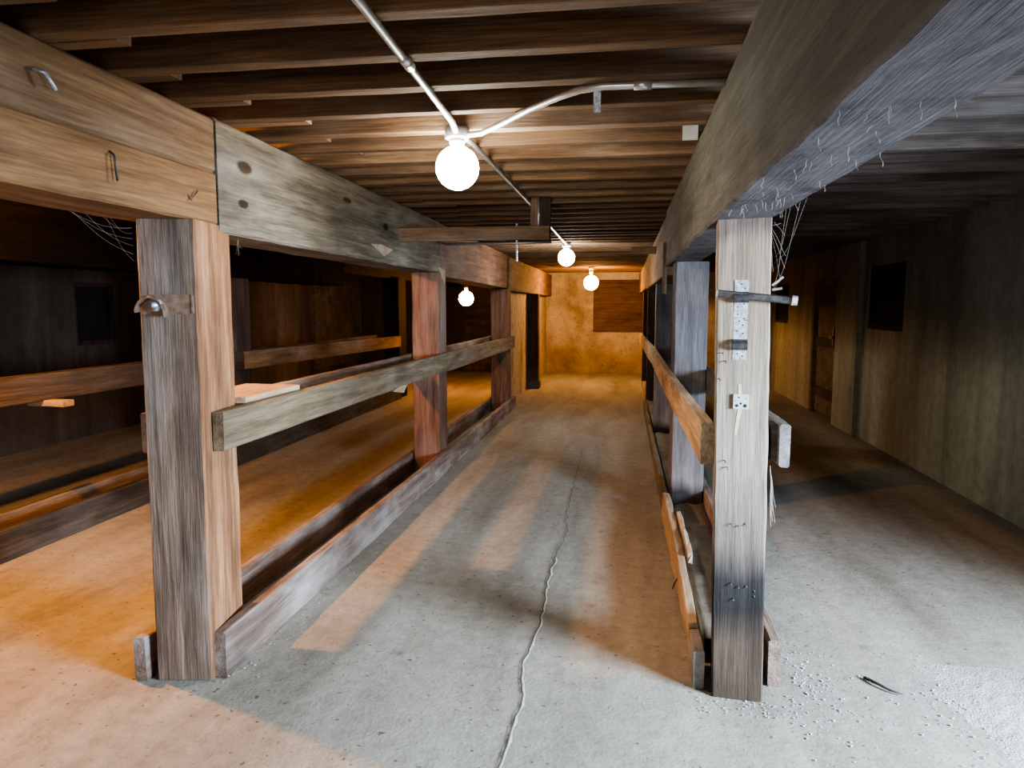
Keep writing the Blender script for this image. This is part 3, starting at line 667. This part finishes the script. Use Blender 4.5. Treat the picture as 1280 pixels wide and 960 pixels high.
# torn pale flaps on the grey beam
def flap(name, verts, label):
    bm = bmesh.new(); vs = [bm.verts.new(v) for v in verts]; bm.faces.new(vs)
    r = bmesh.ops.extrude_face_region(bm, geom=bm.faces[:]); bmesh.ops.translate(bm, vec=(0.008,0,0), verts=[q for q in r['geom'] if isinstance(q, bmesh.types.BMVert)])
    tag(link(name, bm, M_CHIP), label, 'splinter')
flap('torn_splinter', [(-1.64,4.55,1.905),(-1.625,4.72,1.915),(-1.62,4.95,1.895),(-1.636,4.80,1.84)], 'torn pale splinter on the lower edge of the grey left beam')
flap('torn_splinter', [(-1.64,6.25,1.85),(-1.622,6.46,1.83),(-1.622,6.44,1.70)], 'torn pale splinter at the top of the second left post')
flap('torn_splinter', [(-1.575,4.75,0.915),(-1.566,4.90,0.94),(-1.562,5.05,0.93),(-1.568,4.98,0.88)], 'pale splinter under the left mid rail before the second post')

# twig and grit on the floor
tw = tube('floor_twig', M_TWIG, [(0.985,2.955,0.006),(1.02,2.90,0.012),(1.05,2.865,0.009),(1.09,2.84,0.008)], 0.006, n=7, radii=[0.007,0.006,0.005,0.003])
tag(tw, 'short dark twig lying on the pale floor right of the latch post', 'twig')
random.seed(11)
bm = bmesh.new()
def pebble(x, y, s):
    s *= 0.7
    m = Matrix.Translation((x, y, s*0.35)) @ Matrix.Rotation(random.random()*6, 4, 'Z') @ Matrix.Diagonal((s*random.uniform(.7,1.3), s*random.uniform(.7,1.3), s*random.uniform(.5,.9), 1))
    r = bmesh.ops.create_icosphere(bm, subdivisions=1, radius=1, matrix=m)
    for v in r['verts']: v.co += Vector((random.uniform(-1,1), random.uniform(-1,1), random.uniform(-1,1)))*s*0.2
for _ in range(330):
    a = random.random(); x = 0.62+abs(random.gauss(0,0.16)); y = 2.72+random.gauss(0,0.20)+a*0.2
    if x < 0.70 and y > 2.78: x += 0.08
    pebble(x, y, random.choice((0.0015,0.002,0.003,0.004,0.006)))
for _ in range(120): pebble(random.uniform(0.30,0.66), random.uniform(2.60,2.72), random.choice((0.0015,0.002,0.003,0.005)))
for _ in range(220): pebble(random.uniform(-0.6,1.6), random.uniform(1.9,2.7), random.choice((0.001,0.0015,0.002,0.003)))
for _ in range(160): pebble(1.18+random.gauss(0,0.06)+random.random()*0.1, random.uniform(2.3,3.2), random.choice((0.002,0.003,0.004,0.006)))
for _ in range(80): pebble(-1.57+abs(random.gauss(0,0.07)), random.uniform(2.5,4.3), random.choice((0.002,0.003,0.005)))
tag(link('gravel', bm, M_GRAV), 'loose pale grit and crumbs scattered on the floor round the latch post', 'gravel', kind='stuff')

# cobwebs
random.seed(5); bm = bmesh.new()
def strand(a, b, sag, r=0.0012):
    a, b = Vector(a), Vector(b); bm_tube(bm, [a.lerp(b, t/8)+Vector((0.0012*math.sin(t*1.1+a.x*90),0,-sag*math.sin(math.pi*t/8))) for t in range(9)], r, 4, False)
for q in range(6): strand((0.520+random.random()*0.01, 2.72+random.random()*0.1, 1.80-random.random()*0.02), (0.525+random.random()*0.05, 2.75, 1.80-random.random()*0.22), 0.0, random.uniform(.0003,.0006))
for q in range(4): strand((0.52, 2.6-random.random()*0.4, 1.815), (0.53, 2.72, 1.70-random.random()*0.15), 0.04, 0.0003)
strand((0.525,2.72,1.575),(0.56,2.71,1.605),0,0.005); strand((0.525,2.72,1.56),(0.558,2.71,1.565),0,0.005)
for q in range(7): strand((0.545,2.73,0.90+random.random()*0.02), (0.552+random.random()*0.02,2.73,0.80-random.random()*0.12), 0, 0.0007)
tag(link('cobweb', bm, M_WEB), 'dusty cobweb strands on the edge of the pale right front post', 'cobweb', kind='stuff')
bm = bmesh.new()
for q in range(7): strand((-1.87-random.random()*0.02, 2.25+random.random()*0.2, 1.825), (-1.83, 2.50, 1.80-random.random()*0.14), 0.02, 0.00025)
for q in range(6): strand((-1.66, 2.95, 1.79), (-1.70-random.random()*0.05, 3.05+random.random()*0.05, 1.72+random.random()*0.05), 0.02, 0.00025)
tag(link('cobweb', bm, M_WEB), 'fine cobweb strands under the left beam beside the strapped post', 'cobweb', kind='stuff')
bm = bmesh.new()
for q in range(40):
    x = random.uniform(0.33, 0.515); y = random.uniform(1.0, 2.6); strand((x,y,1.812),(x+random.uniform(-.01,.01),y,1.80-random.random()*0.018),0,0.0007)
tag(link('cobweb', bm, M_WEB), 'short dust threads hanging from the underside of the dusty right beam', 'cobweb', kind='stuff')

# ------------------------------------------------------------------ daylight through the doorway in the right wall, and an added fill lamp behind the camera
def area(name, loc, target, sx, sy, col, power, spread=180):
    l = bpy.data.lights.new(name, 'AREA'); l.shape = 'RECTANGLE'; l.size = sx; l.size_y = sy; l.color = col; l.energy = power; l.spread = math.radians(spread)
    o = bpy.data.objects.new(name, l); COL.objects.link(o); o.location = loc
    d = Vector(target)-Vector(loc); o.rotation_euler = d.to_track_quat('-Z', 'Y').to_euler(); return o
area('doorway_daylight', (3.35,0.95,1.5), (0.8,2.3,0.1), 1.3, 0.9, (0.62,0.79,1.0), 265, 100)
area('rear_fill', (-1.2,-3.9,1.3), (-0.6,4,1.2), 3.0, 1.8, (1.0,0.92,0.88), 85)  # unseen fill lamp added before the closed back wall, lifts joists and post fronts

w = bpy.data.worlds.new('World'); scene.world = w; w.use_nodes = True
bg = w.node_tree.nodes['Background']; bg.inputs[0].default_value = (0.62,0.78,1.0,1); bg.inputs[1].default_value = 0.6

# ------------------------------------------------------------------ camera
cam = bpy.data.cameras.new('Camera'); co = bpy.data.objects.new('Camera', cam); COL.objects.link(co)
cam.sensor_width = 36.0; cam.lens = 900.0/1280*36.0; cam.clip_start = 0.05
co.location = (0, 0, 1.5); co.rotation_euler = (math.radians(90-6.1515), 0, math.radians(8.7917))
scene.camera = co
scene.view_settings.view_transform = 'AgX'
scene.view_settings.look = 'AgX - Medium High Contrast'
scene.view_settings.exposure = 0.45
scene.cycles.max_bounces = 8
